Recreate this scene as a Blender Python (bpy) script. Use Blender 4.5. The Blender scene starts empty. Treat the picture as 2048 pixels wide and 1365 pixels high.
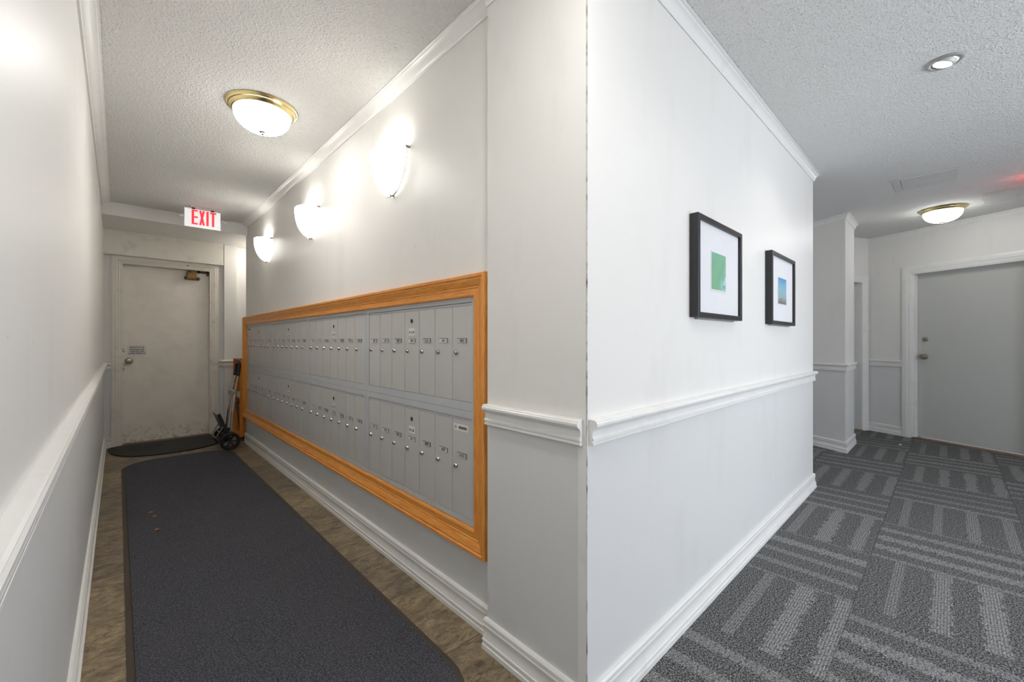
import bpy, bmesh, math, random
from mathutils import Vector, Matrix
random.seed(7)
SC = bpy.context.scene
COL = SC.collection
PI = math.pi

# ---------------------------------------------------------------- camera, world, daylight, exposure
CAM_H = 1.14
FPX = 830.8
TH = math.atan(788 / 830.8)
cam = bpy.data.cameras.new('camera')
cam.sensor_width = 36.0
cam.lens = 36.0 * FPX / 2048
cam.clip_start = 0.02
co = bpy.data.objects.new('camera', cam)
COL.objects.link(co)
co.location = (0, 0, CAM_H)
co.rotation_euler = (PI / 2, 0, -TH)
SC.camera = co
SC.view_settings.view_transform = 'Standard'
SC.view_settings.look = 'None'
SC.view_settings.gamma = 1
SC.view_settings.use_curve_mapping = False
SC.view_settings.exposure = 1.78
w = bpy.data.worlds.new('world'); SC.world = w
w.use_nodes = True
w.node_tree.nodes['Background'].inputs[0].default_value = (0.80, 0.88, 1.0, 1)
w.node_tree.nodes['Background'].inputs[1].default_value = 1.2

K_BOWL, K_SCONCE, K_PT, K_DAY, K_SPOT = 14.0, 3.0, 0.006, 4.7, 0.7

def area_light(name, loc, rot, sx, sy, power, color):
    l = bpy.data.lights.new(name, 'AREA'); l.shape = 'RECTANGLE'; l.size = sx; l.size_y = sy
    l.energy = power; l.color = color; l.spread = math.radians(115)
    o = bpy.data.objects.new(name, l); COL.objects.link(o); o.location = loc; o.rotation_euler = rot
    return o
# daylight entering through the glass entrance in the south wall, behind the camera
area_light('daylight_south', (2.7, -2.75, 1.25), (PI / 2, 0, 0), 2.6, 2.1, K_DAY, (0.985, 0.992, 1.0))

# ---------------------------------------------------------------- mesh helpers
def empty(name, loc=(0, 0, 0), rz=0, parent=None):
    o = bpy.data.objects.new(name, None); COL.objects.link(o)
    o.empty_display_size = 0.05
    o.location = loc; o.rotation_euler = (0, 0, rz)
    if parent: o.parent = parent
    return o

def tag(o, label=None, cat=None, group=None, kind=None):
    if label: o['label'] = label
    if cat: o['category'] = cat
    if group: o['group'] = group
    if kind: o['kind'] = kind
    return o

def world_loc(p):
    m = Matrix.Identity(4)
    chain = []
    while p is not None:
        chain.append(p); p = p.parent
    for q in reversed(chain):
        m = m @ Matrix.Translation(q.location) @ q.rotation_euler.to_matrix().to_4x4()
    return m

def obj(name, bm, mats, parent=None, smooth=None, local=False):
    """one mesh object; coordinates are world unless local=True (then in the parent's frame)"""
    bmesh.ops.recalc_face_normals(bm, faces=bm.faces)
    me = bpy.data.meshes.new(name)
    if parent is not None and not local:
        bm.transform(world_loc(parent).inverted())
    bm.to_mesh(me); bm.free()
    if not isinstance(mats, (list, tuple)): mats = [mats]
    for m in mats: me.materials.append(m)
    o = bpy.data.objects.new(name, me); COL.objects.link(o)
    if parent is not None: o.parent = parent
    if smooth is not None:
        for p in me.polygons: p.use_smooth = True
        try:
            me.set_sharp_from_angle(angle=math.radians(smooth))
        except Exception:
            pass
    return o

def B(): return bmesh.new()

def add_box(bm, x0, x1, y0, y1, z0, z1, bevel=0, mi=0, mat=None):
    r = bmesh.ops.create_cube(bm, size=1)
    vs = r['verts']
    for v in vs:
        v.co = Vector(((x0 + x1) / 2 + v.co.x * (x1 - x0), (y0 + y1) / 2 + v.co.y * (y1 - y0), (z0 + z1) / 2 + v.co.z * (z1 - z0)))
    fs = set(f for v in vs for f in v.link_faces)
    for f in fs: f.material_index = mi
    if bevel:
        es = list(set(e for v in vs for e in v.link_edges))
        r2 = bmesh.ops.bevel(bm, geom=es, offset=bevel, segments=2, affect='EDGES', profile=0.6)
        vs = list(set(v for f in r2['faces'] for v in f.verts) | set(v for v in vs if v.is_valid))
        for v in vs:
            for f in v.link_faces: f.material_index = mi
    if mat is not None:
        bmesh.ops.transform(bm, matrix=mat, verts=[v for v in vs if v.is_valid])
    return vs

def box(x0, x1, y0, y1, z0, z1, bevel=0):
    bm = B(); add_box(bm, x0, x1, y0, y1, z0, z1, bevel); return bm

def add_prism(bm, pts, z0, z1, mi=0):
    a = [bm.verts.new((p[0], p[1], z0)) for p in pts]
    b = [bm.verts.new((p[0], p[1], z1)) for p in pts]
    n = len(pts)
    fs = [bm.faces.new(a[::-1]), bm.faces.new(b)]
    for i in range(n):
        fs.append(bm.faces.new((a[i], a[(i + 1) % n], b[(i + 1) % n], b[i])))
    for f in fs: f.material_index = mi

def add_lathe(bm, prof, c=(0, 0, 0), seg=48, mi=0, axis='Z', mod=None):
    rings = []
    for (r, z) in prof:
        ring = []
        if r < 1e-6:
            p = (0, 0, z); ring = [p]
        else:
            for i in range(seg):
                a = 2 * PI * i / seg
                rr = r * (mod(a, r, z) if mod else 1)
                ring.append((rr * math.cos(a), rr * math.sin(a), z))
        vs = []
        for p in ring:
            if axis == 'Z': q = p
            elif axis == 'X': q = (p[2], p[0], p[1])
            elif axis == '-X': q = (-p[2], p[0], p[1])
            elif axis == 'Y': q = (p[0], p[2], p[1])
            elif axis == '-Y': q = (p[0], -p[2], p[1])
            vs.append(bm.verts.new((q[0] + c[0], q[1] + c[1], q[2] + c[2])))
        rings.append(vs)
    for a, b in zip(rings[:-1], rings[1:]):
        if len(a) == 1 and len(b) == 1: continue
        if len(a) == 1:
            for i in range(seg): bm.faces.new((a[0], b[i], b[(i + 1) % seg])).material_index = mi
        elif len(b) == 1:
            for i in range(seg): bm.faces.new((a[i], a[(i + 1) % seg], b[0])).material_index = mi
        else:
            for i in range(seg): bm.faces.new((a[i], a[(i + 1) % seg], b[(i + 1) % seg], b[i])).material_index = mi

def add_tube(bm, pts, r, seg=10, mi=0, closed=False):
    pts = [Vector(p) for p in pts]; n = len(pts)
    rings = []; up = None
    for i, p in enumerate(pts):
        if closed: t = (pts[(i + 1) % n] - pts[i - 1]).normalized()
        elif i == 0: t = (pts[1] - p).normalized()
        elif i == n - 1: t = (p - pts[i - 1]).normalized()
        else: t = ((pts[i + 1] - p).normalized() + (p - pts[i - 1]).normalized()).normalized()
        if up is None:
            up = Vector((0, 0, 1)) if abs(t.z) < 0.9 else Vector((1, 0, 0))
        s = t.cross(up).normalized(); up = s.cross(t).normalized()
        rings.append([bm.verts.new(p + r * (math.cos(2 * PI * k / seg) * s + math.sin(2 * PI * k / seg) * up)) for k in range(seg)])
    m = n if closed else n - 1
    for i in range(m):
        a = rings[i]; b = rings[(i + 1) % n]
        for k in range(seg):
            bm.faces.new((a[k], a[(k + 1) % seg], b[(k + 1) % seg], b[k])).material_index = mi
    if not closed:
        bm.faces.new(rings[0][::-1]).material_index = mi
        bm.faces.new(rings[-1]).material_index = mi

def arc(p0, p1, p2, n=8):
    """quadratic curve through control p1"""
    p0, p1, p2 = Vector(p0), Vector(p1), Vector(p2)
    return [(1 - t) ** 2 * p0 + 2 * t * (1 - t) * p1 + t * t * p2 for t in [i / n for i in range(n + 1)]]

def sweep(path, prof, side=1):
    """moulding along an XY path; prof = (out, z); side +1 = out to the left of travel"""
    bm = B(); n = len(path)
    P = [Vector(p) for p in path]
    rings = []
    for i in range(n):
        ns = []
        if i > 0:
            d = (P[i] - P[i - 1]).normalized(); ns.append(Vector((-d.y, d.x)) * side)
        if i < n - 1:
            d = (P[i + 1] - P[i]).normalized(); ns.append(Vector((-d.y, d.x)) * side)
        m = ns[0] if len(ns) == 1 else (ns[0] + ns[1]) / (1 + ns[0].dot(ns[1]))
        rings.append([bm.verts.new((P[i].x + m.x * o, P[i].y + m.y * o, z)) for o, z in prof])
    k = len(prof)
    for a, b in zip(rings[:-1], rings[1:]):
        for j in range(k):
            bm.faces.new((a[j], a[(j + 1) % k], b[(j + 1) % k], b[j]))
    bm.faces.new(rings[0]); bm.faces.new(rings[-1][::-1])
    return bm

def frame_side(M, u0, u1, v0, v1, prof, side, open_bottom=False):
    """one mitred board of a rectangular frame; prof = (distance in from outer edge, height)"""
    bm = B()
    A, C = [], []
    for d, h in prof:
        vb = v0 if open_bottom else v0 + d
        if side == 'L': a, c = (u0 + d, vb), (u0 + d, v1 - d)
        elif side == 'R': a, c = (u1 - d, vb), (u1 - d, v1 - d)
        elif side == 'T': a, c = (u0 + d, v1 - d), (u1 - d, v1 - d)
        else: a, c = (u0 + d, v0 + d), (u1 - d, v0 + d)
        A.append(bm.verts.new(M(a[0], a[1], h))); C.append(bm.verts.new(M(c[0], c[1], h)))
    k = len(prof)
    for j in range(k):
        bm.faces.new((A[j], A[(j + 1) % k], C[(j + 1) % k], C[j]))
    bm.faces.new(A); bm.faces.new(C[::-1])
    return bm

def wall_with_hole(bm, M, u0, u1, z0, z1, hole, th):
    """slab on surface map M (height negative = into the wall) with an optional rectangular hole"""
    def blk(a, b, c, d):
        if b - a < 1e-5 or d - c < 1e-5: return
        v = [bm.verts.new(M(*p)) for p in ((a, c, 0), (b, c, 0), (b, d, 0), (a, d, 0), (a, c, -th), (b, c, -th), (b, d, -th), (a, d, -th))]
        for f in ((0, 1, 2, 3), (7, 6, 5, 4), (0, 4, 5, 1), (1, 5, 6, 2), (2, 6, 7, 3), (3, 7, 4, 0)):
            bm.faces.new([v[i] for i in f])
    if hole is None: blk(u0, u1, z0, z1); return
    a, b, c, d = hole
    blk(u0, a, z0, z1); blk(b, u1, z0, z1); blk(a, b, z0, c); blk(a, b, d, z1)

_tc = {}
def text_geo(body, spacing=1.0):
    key = (body, spacing)
    if key in _tc: return _tc[key]
    cu = bpy.data.curves.new('t', 'FONT'); cu.body = body; cu.size = 1; cu.resolution_u = 3
    cu.space_character = spacing
    o = bpy.data.objects.new('t', cu); COL.objects.link(o)
    dg = bpy.context.evaluated_depsgraph_get(); dg.update()
    me = bpy.data.meshes.new_from_object(o.evaluated_get(dg))
    vs = [v.co.copy() for v in me.vertices]; fs = [tuple(p.vertices) for p in me.polygons]
    bpy.data.objects.remove(o); bpy.data.curves.remove(cu); bpy.data.meshes.remove(me)
    xs = [v.x for v in vs]; ys = [v.y for v in vs]
    x0, x1, y0, y1 = min(xs), max(xs), min(ys), max(ys)
    out = ([((v.x - x0) / (x1 - x0), (v.y - y0) / (y1 - y0)) for v in vs], fs, (x1 - x0) / (y1 - y0))
    _tc[key] = out
    return out

def add_text(bm, body, M, u0, u1, v0, v1, h, mi=0, spacing=1.0, bold=0.0):
    vs, fs, _ = text_geo(body, spacing)
    for du in ((0,) if not bold else (-bold, 0, bold)):
        bv = [bm.verts.new(M(u0 + a * (u1 - u0) + du, v0 + b * (v1 - v0), h + du * 0.01)) for a, b in vs]
        for f in fs:
            try: bm.faces.new([bv[i] for i in f]).material_index = mi
            except ValueError: pass

# ---------------------------------------------------------------- materials
def new_mat(name):
    m = bpy.data.materials.new(name); m.use_nodes = True
    nt = m.node_tree; b = nt.nodes['Principled BSDF']
    return m, nt, b

def lin(c):
    def f(x):
        x /= 255.0
        return x / 12.92 if x <= 0.04045 else ((x + 0.055) / 1.055) ** 2.4
    return (f(c[0]), f(c[1]), f(c[2]), 1)

def N(nt, t, **kw):
    n = nt.nodes.new(t)
    for k, v in kw.items(): setattr(n, k, v)
    return n

def mth(nt, op, a, b=None, c=None, clamp=False):
    n = N(nt, 'ShaderNodeMath', operation=op); n.use_clamp = clamp
    for i, x in enumerate((a, b, c)):
        if x is None: continue
        if isinstance(x, (int, float)): n.inputs[i].default_value = x
        else: nt.links.new(x, n.inputs[i])
    return n.outputs[0]

def mixc(nt, fac, a, b, blend='MIX'):
    n = N(nt, 'ShaderNodeMix', data_type='RGBA', blend_type=blend)
    for i, x in ((0, fac), (6, a), (7, b)):
        if isinstance(x, (int, float, tuple)): n.inputs[i].default_value = x
        else: nt.links.new(x, n.inputs[i])
    return n.outputs[2]

def pos(nt):
    g = N(nt, 'ShaderNodeNewGeometry'); s = N(nt, 'ShaderNodeSeparateXYZ')
    nt.links.new(g.outputs['Position'], s.inputs[0])
    return g.outputs['Position'], s.outputs[0], s.outputs[1], s.outputs[2]

def scaled(nt, vec, s):
    n = N(nt, 'ShaderNodeVectorMath', operation='MULTIPLY'); nt.links.new(vec, n.inputs[0]); n.inputs[1].default_value = s
    return n.outputs[0]

def noise(nt, vec, scale, detail=2, rough=0.5, dist=0):
    n = N(nt, 'ShaderNodeTexNoise'); nt.links.new(vec, n.inputs['Vector'])
    n.inputs['Scale'].default_value = scale; n.inputs['Detail'].default_value = detail
    n.inputs['Roughness'].default_value = rough; n.inputs['Distortion'].default_value = dist
    return n.outputs[0]

def ramp(nt, x, a, b, lo=0.0, hi=1.0):
    n = N(nt, 'ShaderNodeMapRange'); nt.links.new(x, n.inputs[0])
    n.inputs[1].default_value = a; n.inputs[2].default_value = b; n.inputs[3].default_value = lo; n.inputs[4].default_value = hi
    return n.outputs[0]

def bump(nt, b, h, strength, dist=0.002):
    n = N(nt, 'ShaderNodeBump'); n.inputs['Strength'].default_value = strength; n.inputs['Distance'].default_value = dist
    nt.links.new(h, n.inputs['Height']); nt.links.new(n.outputs[0], b.inputs['Normal'])

def simple(name, rgb, rough=0.5, metal=0.0, vary=0.04, scale=8, bstr=0, bscale=200, spec=0.5):
    m, nt, b = new_mat(name)
    b.inputs['Roughness'].default_value = rough; b.inputs['Metallic'].default_value = metal
    b.inputs['Specular IOR Level'].default_value = spec
    tc = N(nt, 'ShaderNodeTexCoord').outputs['Object']
    n = noise(nt, tc, scale, 3)
    c = lin(rgb); d = tuple(x * (1 - 3 * vary) for x in c[:3]) + (1,)
    nt.links.new(mixc(nt, ramp(nt, n, 0.45, 0.75), c, d), b.inputs['Base Color'])
    if bstr: bump(nt, b, noise(nt, tc, bscale, 2), bstr)
    return m

def emis(name, rgb, strength, rough=0.3):
    m, nt, b = new_mat(name)
    b.inputs['Base Color'].default_value = lin(rgb); b.inputs['Roughness'].default_value = rough
    b.inputs['Emission Color'].default_value = lin(rgb); b.inputs['Emission Strength'].default_value = strength
    return m

def glow_z(name, rgb, lo, hi, z0, z1):
    """glass bowl over a bulb: dim at the rim (z0), brightest at the bottom (z1)"""
    m = emis(name, rgb, 1.0); nt = m.node_tree; b = nt.nodes['Principled BSDF']
    p, x, y, z = pos(nt)
    t = ramp(nt, z, z0, z1, 0, 1)
    nt.links.new(mth(nt, 'ADD', lo, mth(nt, 'MULTIPLY', mth(nt, 'MULTIPLY', t, t), hi)), b.inputs['Emission Strength'])
    return m

def glow_x(name, rgb, lo, hi, x0, x1):
    m = emis(name, rgb, 1.0); nt = m.node_tree; b = nt.nodes['Principled BSDF']
    p, x, y, z = pos(nt)
    t = ramp(nt, x, x0, x1, 0, 1)
    nt.links.new(mth(nt, 'ADD', lo, mth(nt, 'MULTIPLY', mth(nt, 'MULTIPLY', t, t), hi)), b.inputs['Emission Strength'])
    return m

def wall_paint():
    m, nt, b = new_mat('wall_paint')
    p, x, y, z = pos(nt)
    low = mth(nt, 'LESS_THAN', z, 0.86)
    upc = lin((236, 234, 230)); loc = lin((224, 224, 223))
    base = mixc(nt, low, upc, loc)
    n1 = noise(nt, scaled(nt, p, (1, 1, 0.35)), 5, 5, 0.6)
    dirt = mixc(nt, ramp(nt, n1, 0.55, 0.85, 0, 0.16), base, lin((176, 172, 164)))
    n2 = noise(nt, p, 26, 3, 0.7)                                   # scuffs
    sc = mixc(nt, mth(nt, 'MULTIPLY', mth(nt, 'GREATER_THAN', n2, 0.735), 0.25), dirt, lin((120, 116, 110)))
    nt.links.new(sc, b.inputs['Base Color'])
    b.inputs['Roughness'].default_value = 0.40
    b.inputs['Specular IOR Level'].default_value = 0.30
    h = mth(nt, 'ADD', mth(nt, 'MULTIPLY', noise(nt, scaled(nt, p, (1, 1, 3)), 120, 3), 0.35), mth(nt, 'MULTIPLY', noise(nt, p, 3.0, 2), 2.0))
    bump(nt, b, h, 0.10, 0.004)
    return m

def trim_paint(name='trim_paint', rgb=(240, 239, 236), wear=0.08, rough=0.28):
    m, nt, b = new_mat(name)
    p, x, y, z = pos(nt)
    n1 = noise(nt, p, 9, 5, 0.6)
    c = mixc(nt, ramp(nt, n1, 0.55, 0.8, 0, wear * 2), lin(rgb), lin((168, 160, 146)))
    nt.links.new(c, b.inputs['Base Color'])
    b.inputs['Roughness'].default_value = rough
    bump(nt, b, noise(nt, p, 90, 3), 0.12, 0.002)
    return m

def door_paint():
    m, nt, b = new_mat('old_door_paint')
    p, x, y, z = pos(nt)
    n1 = noise(nt, p, 4, 6, 0.65)
    c = mixc(nt, ramp(nt, n1, 0.45, 0.75, 0, 0.5), lin((242, 236, 226)), lin((216, 208, 196)))
    edge = ramp(nt, z, 0.02, 0.22, 1, 0)
    n2 = noise(nt, p, 22, 4, 0.7)
    c2 = mixc(nt, mth(nt, 'MULTIPLY', edge, ramp(nt, n2, 0.5, 0.7)), c, lin((150, 132, 110)))
    nt.links.new(c2, b.inputs['Base Color'])
    b.inputs['Roughness'].default_value = 0.45
    bump(nt, b, noise(nt, scaled(nt, p, (1, 1, 4)), 40, 3), 0.1, 0.002)
    return m

def popcorn():
    m, nt, b = new_mat('popcorn_ceiling')
    p, x, y, z = pos(nt)
    v = N(nt, 'ShaderNodeTexVoronoi'); nt.links.new(p, v.inputs['Vector']); v.inputs['Scale'].default_value = 95
    d = ramp(nt, v.outputs['Distance'], 0.0, 0.7, 1, 0)
    n1 = noise(nt, p, 150, 3, 0.7)
    n2 = noise(nt, p, 55, 2, 0.6)
    h = mth(nt, 'ADD', mth(nt, 'MULTIPLY', d, ramp(nt, n2, 0.35, 0.6)), mth(nt, 'MULTIPLY', n1, 0.9))
    pit_shade = mth(nt, 'MULTIPLY', ramp(nt, n1, 0.40, 0.30), 0.35)  # shade in the low spots of the texture, painted as darker specks
    big = noise(nt, p, 1.5, 3)
    base = mixc(nt, ramp(nt, big, 0.4, 0.8, 0, 0.2), lin((236, 235, 232)), lin((222, 220, 216)))
    c = mixc(nt, pit_shade, base, lin((150, 148, 144)))
    nt.links.new(c, b.inputs['Base Color'])
    b.inputs['Roughness'].default_value = 0.95
    bump(nt, b, h, 0.9, 0.007)
    return m

def slate():
    m, nt, b = new_mat('slate_look_tile')
    p, x, y, z = pos(nt)
    T = 0.439
    fx = mth(nt, 'DIVIDE', mth(nt, 'SUBTRACT', x, 0.46), 0.878)
    ix = mth(nt, 'FLOOR', fx)
    yo = mth(nt, 'SUBTRACT', mth(nt, 'SUBTRACT', y, 1.259), mth(nt, 'MULTIPLY', ix, 0.2195))
    fy = mth(nt, 'DIVIDE', yo, T); iy = mth(nt, 'FLOOR', fy)
    # right-hand column (ix>=1) joints at 1.26+k*.439, left column shifted
    cv = N(nt, 'ShaderNodeCombineXYZ'); nt.links.new(ix, cv.inputs[0]); nt.links.new(iy, cv.inputs[1])
    wn = N(nt, 'ShaderNodeTexWhiteNoise', noise_dimensions='2D'); nt.links.new(cv.outputs[0], wn.inputs['Vector'])
    off = N(nt, 'ShaderNodeVectorMath', operation='MULTIPLY'); nt.links.new(wn.outputs['Color'], off.inputs[0]); off.inputs[1].default_value = (40, 40, 40)
    pp = N(nt, 'ShaderNodeVectorMath', operation='ADD'); nt.links.new(p, pp.inputs[0]); nt.links.new(off.outputs[0], pp.inputs[1])
    s1 = noise(nt, scaled(nt, pp.outputs[0], (1.1, 1.5, 1)), 3.6, 9, 0.68, 2.2)
    s2 = noise(nt, scaled(nt, pp.outputs[0], (1.1, 1.9, 1)), 12, 7, 0.72, 1.2)
    rdg = mth(nt, 'ABSOLUTE', mth(nt, 'SUBTRACT', noise(nt, scaled(nt, pp.outputs[0], (1.0, 1.7, 1)), 5, 6, 0.6, 1.8), 0.5))
    c = mixc(nt, ramp(nt, s1, 0.32, 0.68), lin((104, 92, 78)), lin((168, 152, 126)))
    c = mixc(nt, ramp(nt, s2, 0.5, 0.72, 0, 0.7), c, lin((196, 180, 152)))
    c = mixc(nt, ramp(nt, s2, 0.46, 0.32, 0, 0.7), c, lin((78, 68, 60)))
    c = mixc(nt, ramp(nt, rdg, 0.018, 0.0, 0, 0.65), c, lin((64, 56, 50)))
    tint = mixc(nt, wn.outputs['Value'], lin((206, 200, 200)), lin((255, 246, 222)))
    c = mixc(nt, 0.7, c, tint, 'MULTIPLY')
    def joint(f):
        fr = mth(nt, 'FRACT', f)
        return mth(nt, 'LESS_THAN', mth(nt, 'MINIMUM', fr, mth(nt, 'SUBTRACT', 1.0, fr)), 0.0045)
    jn = mth(nt, 'MAXIMUM', joint(fx), joint(fy))
    c = mixc(nt, mth(nt, 'MULTIPLY', jn, 0.8), c, lin((52, 44, 38)))
    nt.links.new(c, b.inputs['Base Color'])
    b.inputs['Roughness'].default_value = 0.42
    bump(nt, b, mth(nt, 'SUBTRACT', mth(nt, 'ADD', s1, s2), jn), 0.5, 0.004)
    return m

def carpet_tiles():
    m, nt, b = new_mat('striped_carpet_tile')
    p, x, y, z = pos(nt)
    T = 0.597
    fx = mth(nt, 'DIVIDE', mth(nt, 'SUBTRACT', x, 1.718), T); fy = mth(nt, 'DIVIDE', mth(nt, 'SUBTRACT', y, 0.29), T)
    ix = mth(nt, 'FLOOR', fx); iy = mth(nt, 'FLOOR', fy)
    par = mth(nt, 'FLOORED_MODULO', mth(nt, 'ADD', ix, iy), 2.0)        # 0: stripes run along X
    gx = mth(nt, 'FRACT', fx); gy = mth(nt, 'FRACT', fy)
    def sel(a, b_):  # par 0 -> a, 1 -> b
        return mth(nt, 'ADD', mth(nt, 'MULTIPLY', mth(nt, 'SUBTRACT', 1.0, par), a), mth(nt, 'MULTIPLY', par, b_))
    t = sel(gy, gx); s = sel(gx, gy)
    cv = N(nt, 'ShaderNodeCombineXYZ'); nt.links.new(ix, cv.inputs[0]); nt.links.new(iy, cv.inputs[1])
    wn = N(nt, 'ShaderNodeTexWhiteNoise', noise_dimensions='2D'); nt.links.new(cv.outputs[0], wn.inputs['Vector'])
    t4 = mth(nt, 'MULTIPLY', mth(nt, 'FRACT', mth(nt, 'ADD', t, mth(nt, 'MULTIPLY', wn.outputs['Value'], 0.12))), 4.0)
    k = mth(nt, 'FLOOR', t4); f = mth(nt, 'FRACT', t4)
    cw = N(nt, 'ShaderNodeCombineXYZ'); nt.links.new(mth(nt, 'ADD', k, mth(nt, 'MULTIPLY', ix, 7)), cw.inputs[0]); nt.links.new(iy, cw.inputs[1])
    wk = N(nt, 'ShaderNodeTexWhiteNoise', noise_dimensions='2D'); nt.links.new(cw.outputs[0], wk.inputs['Vector'])
    half = ramp(nt, wk.outputs['Value'], 0, 1, 0.13, 0.24)
    d = mth(nt, 'ABSOLUTE', mth(nt, 'SUBTRACT', f, 0.5))
    seg = mth(nt, 'FLOOR', mth(nt, 'MULTIPLY', s, 34.0))              # ragged, stepped bar edges
    cs = N(nt, 'ShaderNodeCombineXYZ'); nt.links.new(mth(nt, 'ADD', seg, mth(nt, 'MULTIPLY', k, 50)), cs.inputs[0]); nt.links.new(mth(nt, 'ADD', mth(nt, 'MULTIPLY', ix, 13), iy), cs.inputs[1])
    ws = N(nt, 'ShaderNodeTexWhiteNoise', noise_dimensions='2D'); nt.links.new(cs.outputs[0], ws.inputs['Vector'])
    rag = mth(nt, 'MULTIPLY', mth(nt, 'MULTIPLY', mth(nt, 'SUBTRACT', ws.outputs['Value'], 0.5), 0.14), ramp(nt, wk.outputs['Value'], 0.3, 0.7))
    bar = ramp(nt, mth(nt, 'SUBTRACT', mth(nt, 'ADD', half, rag), d), -0.012, 0.012)
    # woven dashes inside the bars: short ribs, grouped
    sd = mth(nt, 'MULTIPLY', s, 17.0)
    rib = mth(nt, 'GREATER_THAN', mth(nt, 'SINE', mth(nt, 'MULTIPLY', t, 2 * PI * 64)), -0.25)
    grp = noise(nt, scaled(nt, p, (1, 1, 1)), 30, 2)
    brk = mth(nt, 'GREATER_THAN', mth(nt, 'FRACT', mth(nt, 'ADD', sd, mth(nt, 'MULTIPLY', mth(nt, 'FLOOR', mth(nt, 'MULTIPLY', f, 6)), 0.37))), 0.2)
    lvl = mth(nt, 'MULTIPLY', mth(nt, 'MULTIPLY', bar, ramp(nt, wk.outputs['Value'], 0, 1, 0.6, 1.0)),
              mth(nt, 'ADD', 0.22, mth(nt, 'MULTIPLY', mth(nt, 'MULTIPLY', rib, brk), 0.78)))
    sp = noise(nt, p, 190, 2, 0.8)
    sp2 = noise(nt, p, 120, 3, 0.8)
    speck = ramp(nt, mth(nt, 'ADD', mth(nt, 'MULTIPLY', sp, 0.65), mth(nt, 'MULTIPLY', sp2, 0.35)), 0.46, 0.60)
    dark = mixc(nt, speck, lin((42, 42, 43)), lin((160, 160, 159)))
    light = mixc(nt, speck, lin((124, 124, 123)), lin((190, 190, 188)))
    c = mixc(nt, lvl, dark, light)
    def joint(g):
        return mth(nt, 'LESS_THAN', mth(nt, 'MINIMUM', g, mth(nt, 'SUBTRACT', 1.0, g)), 0.005)
    c = mixc(nt, mth(nt, 'MULTIPLY', mth(nt, 'MAXIMUM', joint(gx), joint(gy)), 0.35), c, lin((44, 44, 44)))
    nt.links.new(c, b.inputs['Base Color'])
    b.inputs['Roughness'].default_value = 0.9
    b.inputs['Specular IOR Level'].default_value = 0.2
    bump(nt, b, mth(nt, 'ADD', sp2, mth(nt, 'MULTIPLY', lvl, 0.3)), 0.5, 0.004)
    return m

def mat_carpet():
    m, nt, b = new_mat('charcoal_pile')
    p, x, y, z = pos(nt)
    n1 = noise(nt, p, 170, 4, 0.85); n2 = noise(nt, p, 4, 5, 0.6)
    c = mixc(nt, ramp(nt, n1, 0.45, 0.72), lin((56, 56, 62)), lin((130, 130, 135)))
    c = mixc(nt, ramp(nt, n2, 0.45, 0.8, 0, 0.5), c, lin((86, 84, 86)))
    nt.links.new(c, b.inputs['Base Color'])
    b.inputs['Roughness'].default_value = 0.95; b.inputs['Specular IOR Level'].default_value = 0.15
    bump(nt, b, n1, 0.6, 0.004)
    return m

def oak(name, stretch, a=(246, 176, 88), d=(224, 138, 48)):
    m, nt, b = new_mat(name)
    p, x, y, z = pos(nt)
    g = noise(nt, scaled(nt, p, stretch), 14, 6, 0.65, 0.6)
    g2 = noise(nt, scaled(nt, p, tuple(q * 4 for q in stretch)), 22, 3, 0.7)
    c = mixc(nt, ramp(nt, g, 0.35, 0.7), lin(d), lin(a))
    c = mixc(nt, ramp(nt, g2, 0.6, 0.72, 0, 0.45), c, lin((134, 74, 26)))
    nt.links.new(c, b.inputs['Base Color'])
    b.inputs['Roughness'].default_value = 0.34
    bump(nt, b, g2, 0.06, 0.001)
    return m

def art_green():
    m, nt, b = new_mat('green_abstract_print')
    p, x, y, z = pos(nt)
    g = noise(nt, p, 14, 4, 0.6)
    c = mixc(nt, ramp(nt, g, 0.35, 0.7), lin((116, 170, 140)), lin((130, 180, 140)))
    c = mixc(nt, ramp(nt, z, 1.50, 1.53, 0, 0.6), c, lin((112, 176, 170)))
    blot = mth(nt, 'MULTIPLY', ramp(nt, mth(nt, 'ADD', mth(nt, 'MULTIPLY', x, 1.1), mth(nt, 'MULTIPLY', z, -0.9)), 0.87, 0.94), ramp(nt, noise(nt, p, 70, 3, 0.7), 0.42, 0.6))
    c = mixc(nt, blot, c, lin((176, 212, 222)))
    nt.links.new(c, b.inputs['Base Color']); b.inputs['Roughness'].default_value = 0.5
    return m

def art_sky():
    m, nt, b = new_mat('seaside_print')
    p, x, y, z = pos(nt)
    g = noise(nt, scaled(nt, p, (1, 1, 2)), 22, 4, 0.6)
    r = N(nt, 'ShaderNodeValToRGB'); e = r.color_ramp.elements
    for i, (q, cc) in enumerate(((0.0, (112, 110, 106)), (0.16, (138, 140, 140)), (0.24, (150, 178, 186)), (0.55, (142, 186, 196)), (0.75, (120, 176, 206)), (1.0, (78, 142, 196)))):
        el = e[i] if i < 2 else e.new(q)
        el.position = q; el.color = lin(cc)
    v = mth(nt, 'ADD', ramp(nt, z, 1.365, 1.522), mth(nt, 'MULTIPLY', mth(nt, 'SUBTRACT', g, 0.5), 0.22))
    nt.links.new(v, r.inputs[0])
    c = mixc(nt, ramp(nt, g, 0.55, 0.75, 0, 0.5), r.outputs[0], lin((196, 206, 186)))
    nt.links.new(c, b.inputs['Base Color']); b.inputs['Roughness'].default_value = 0.5
    return m

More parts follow.
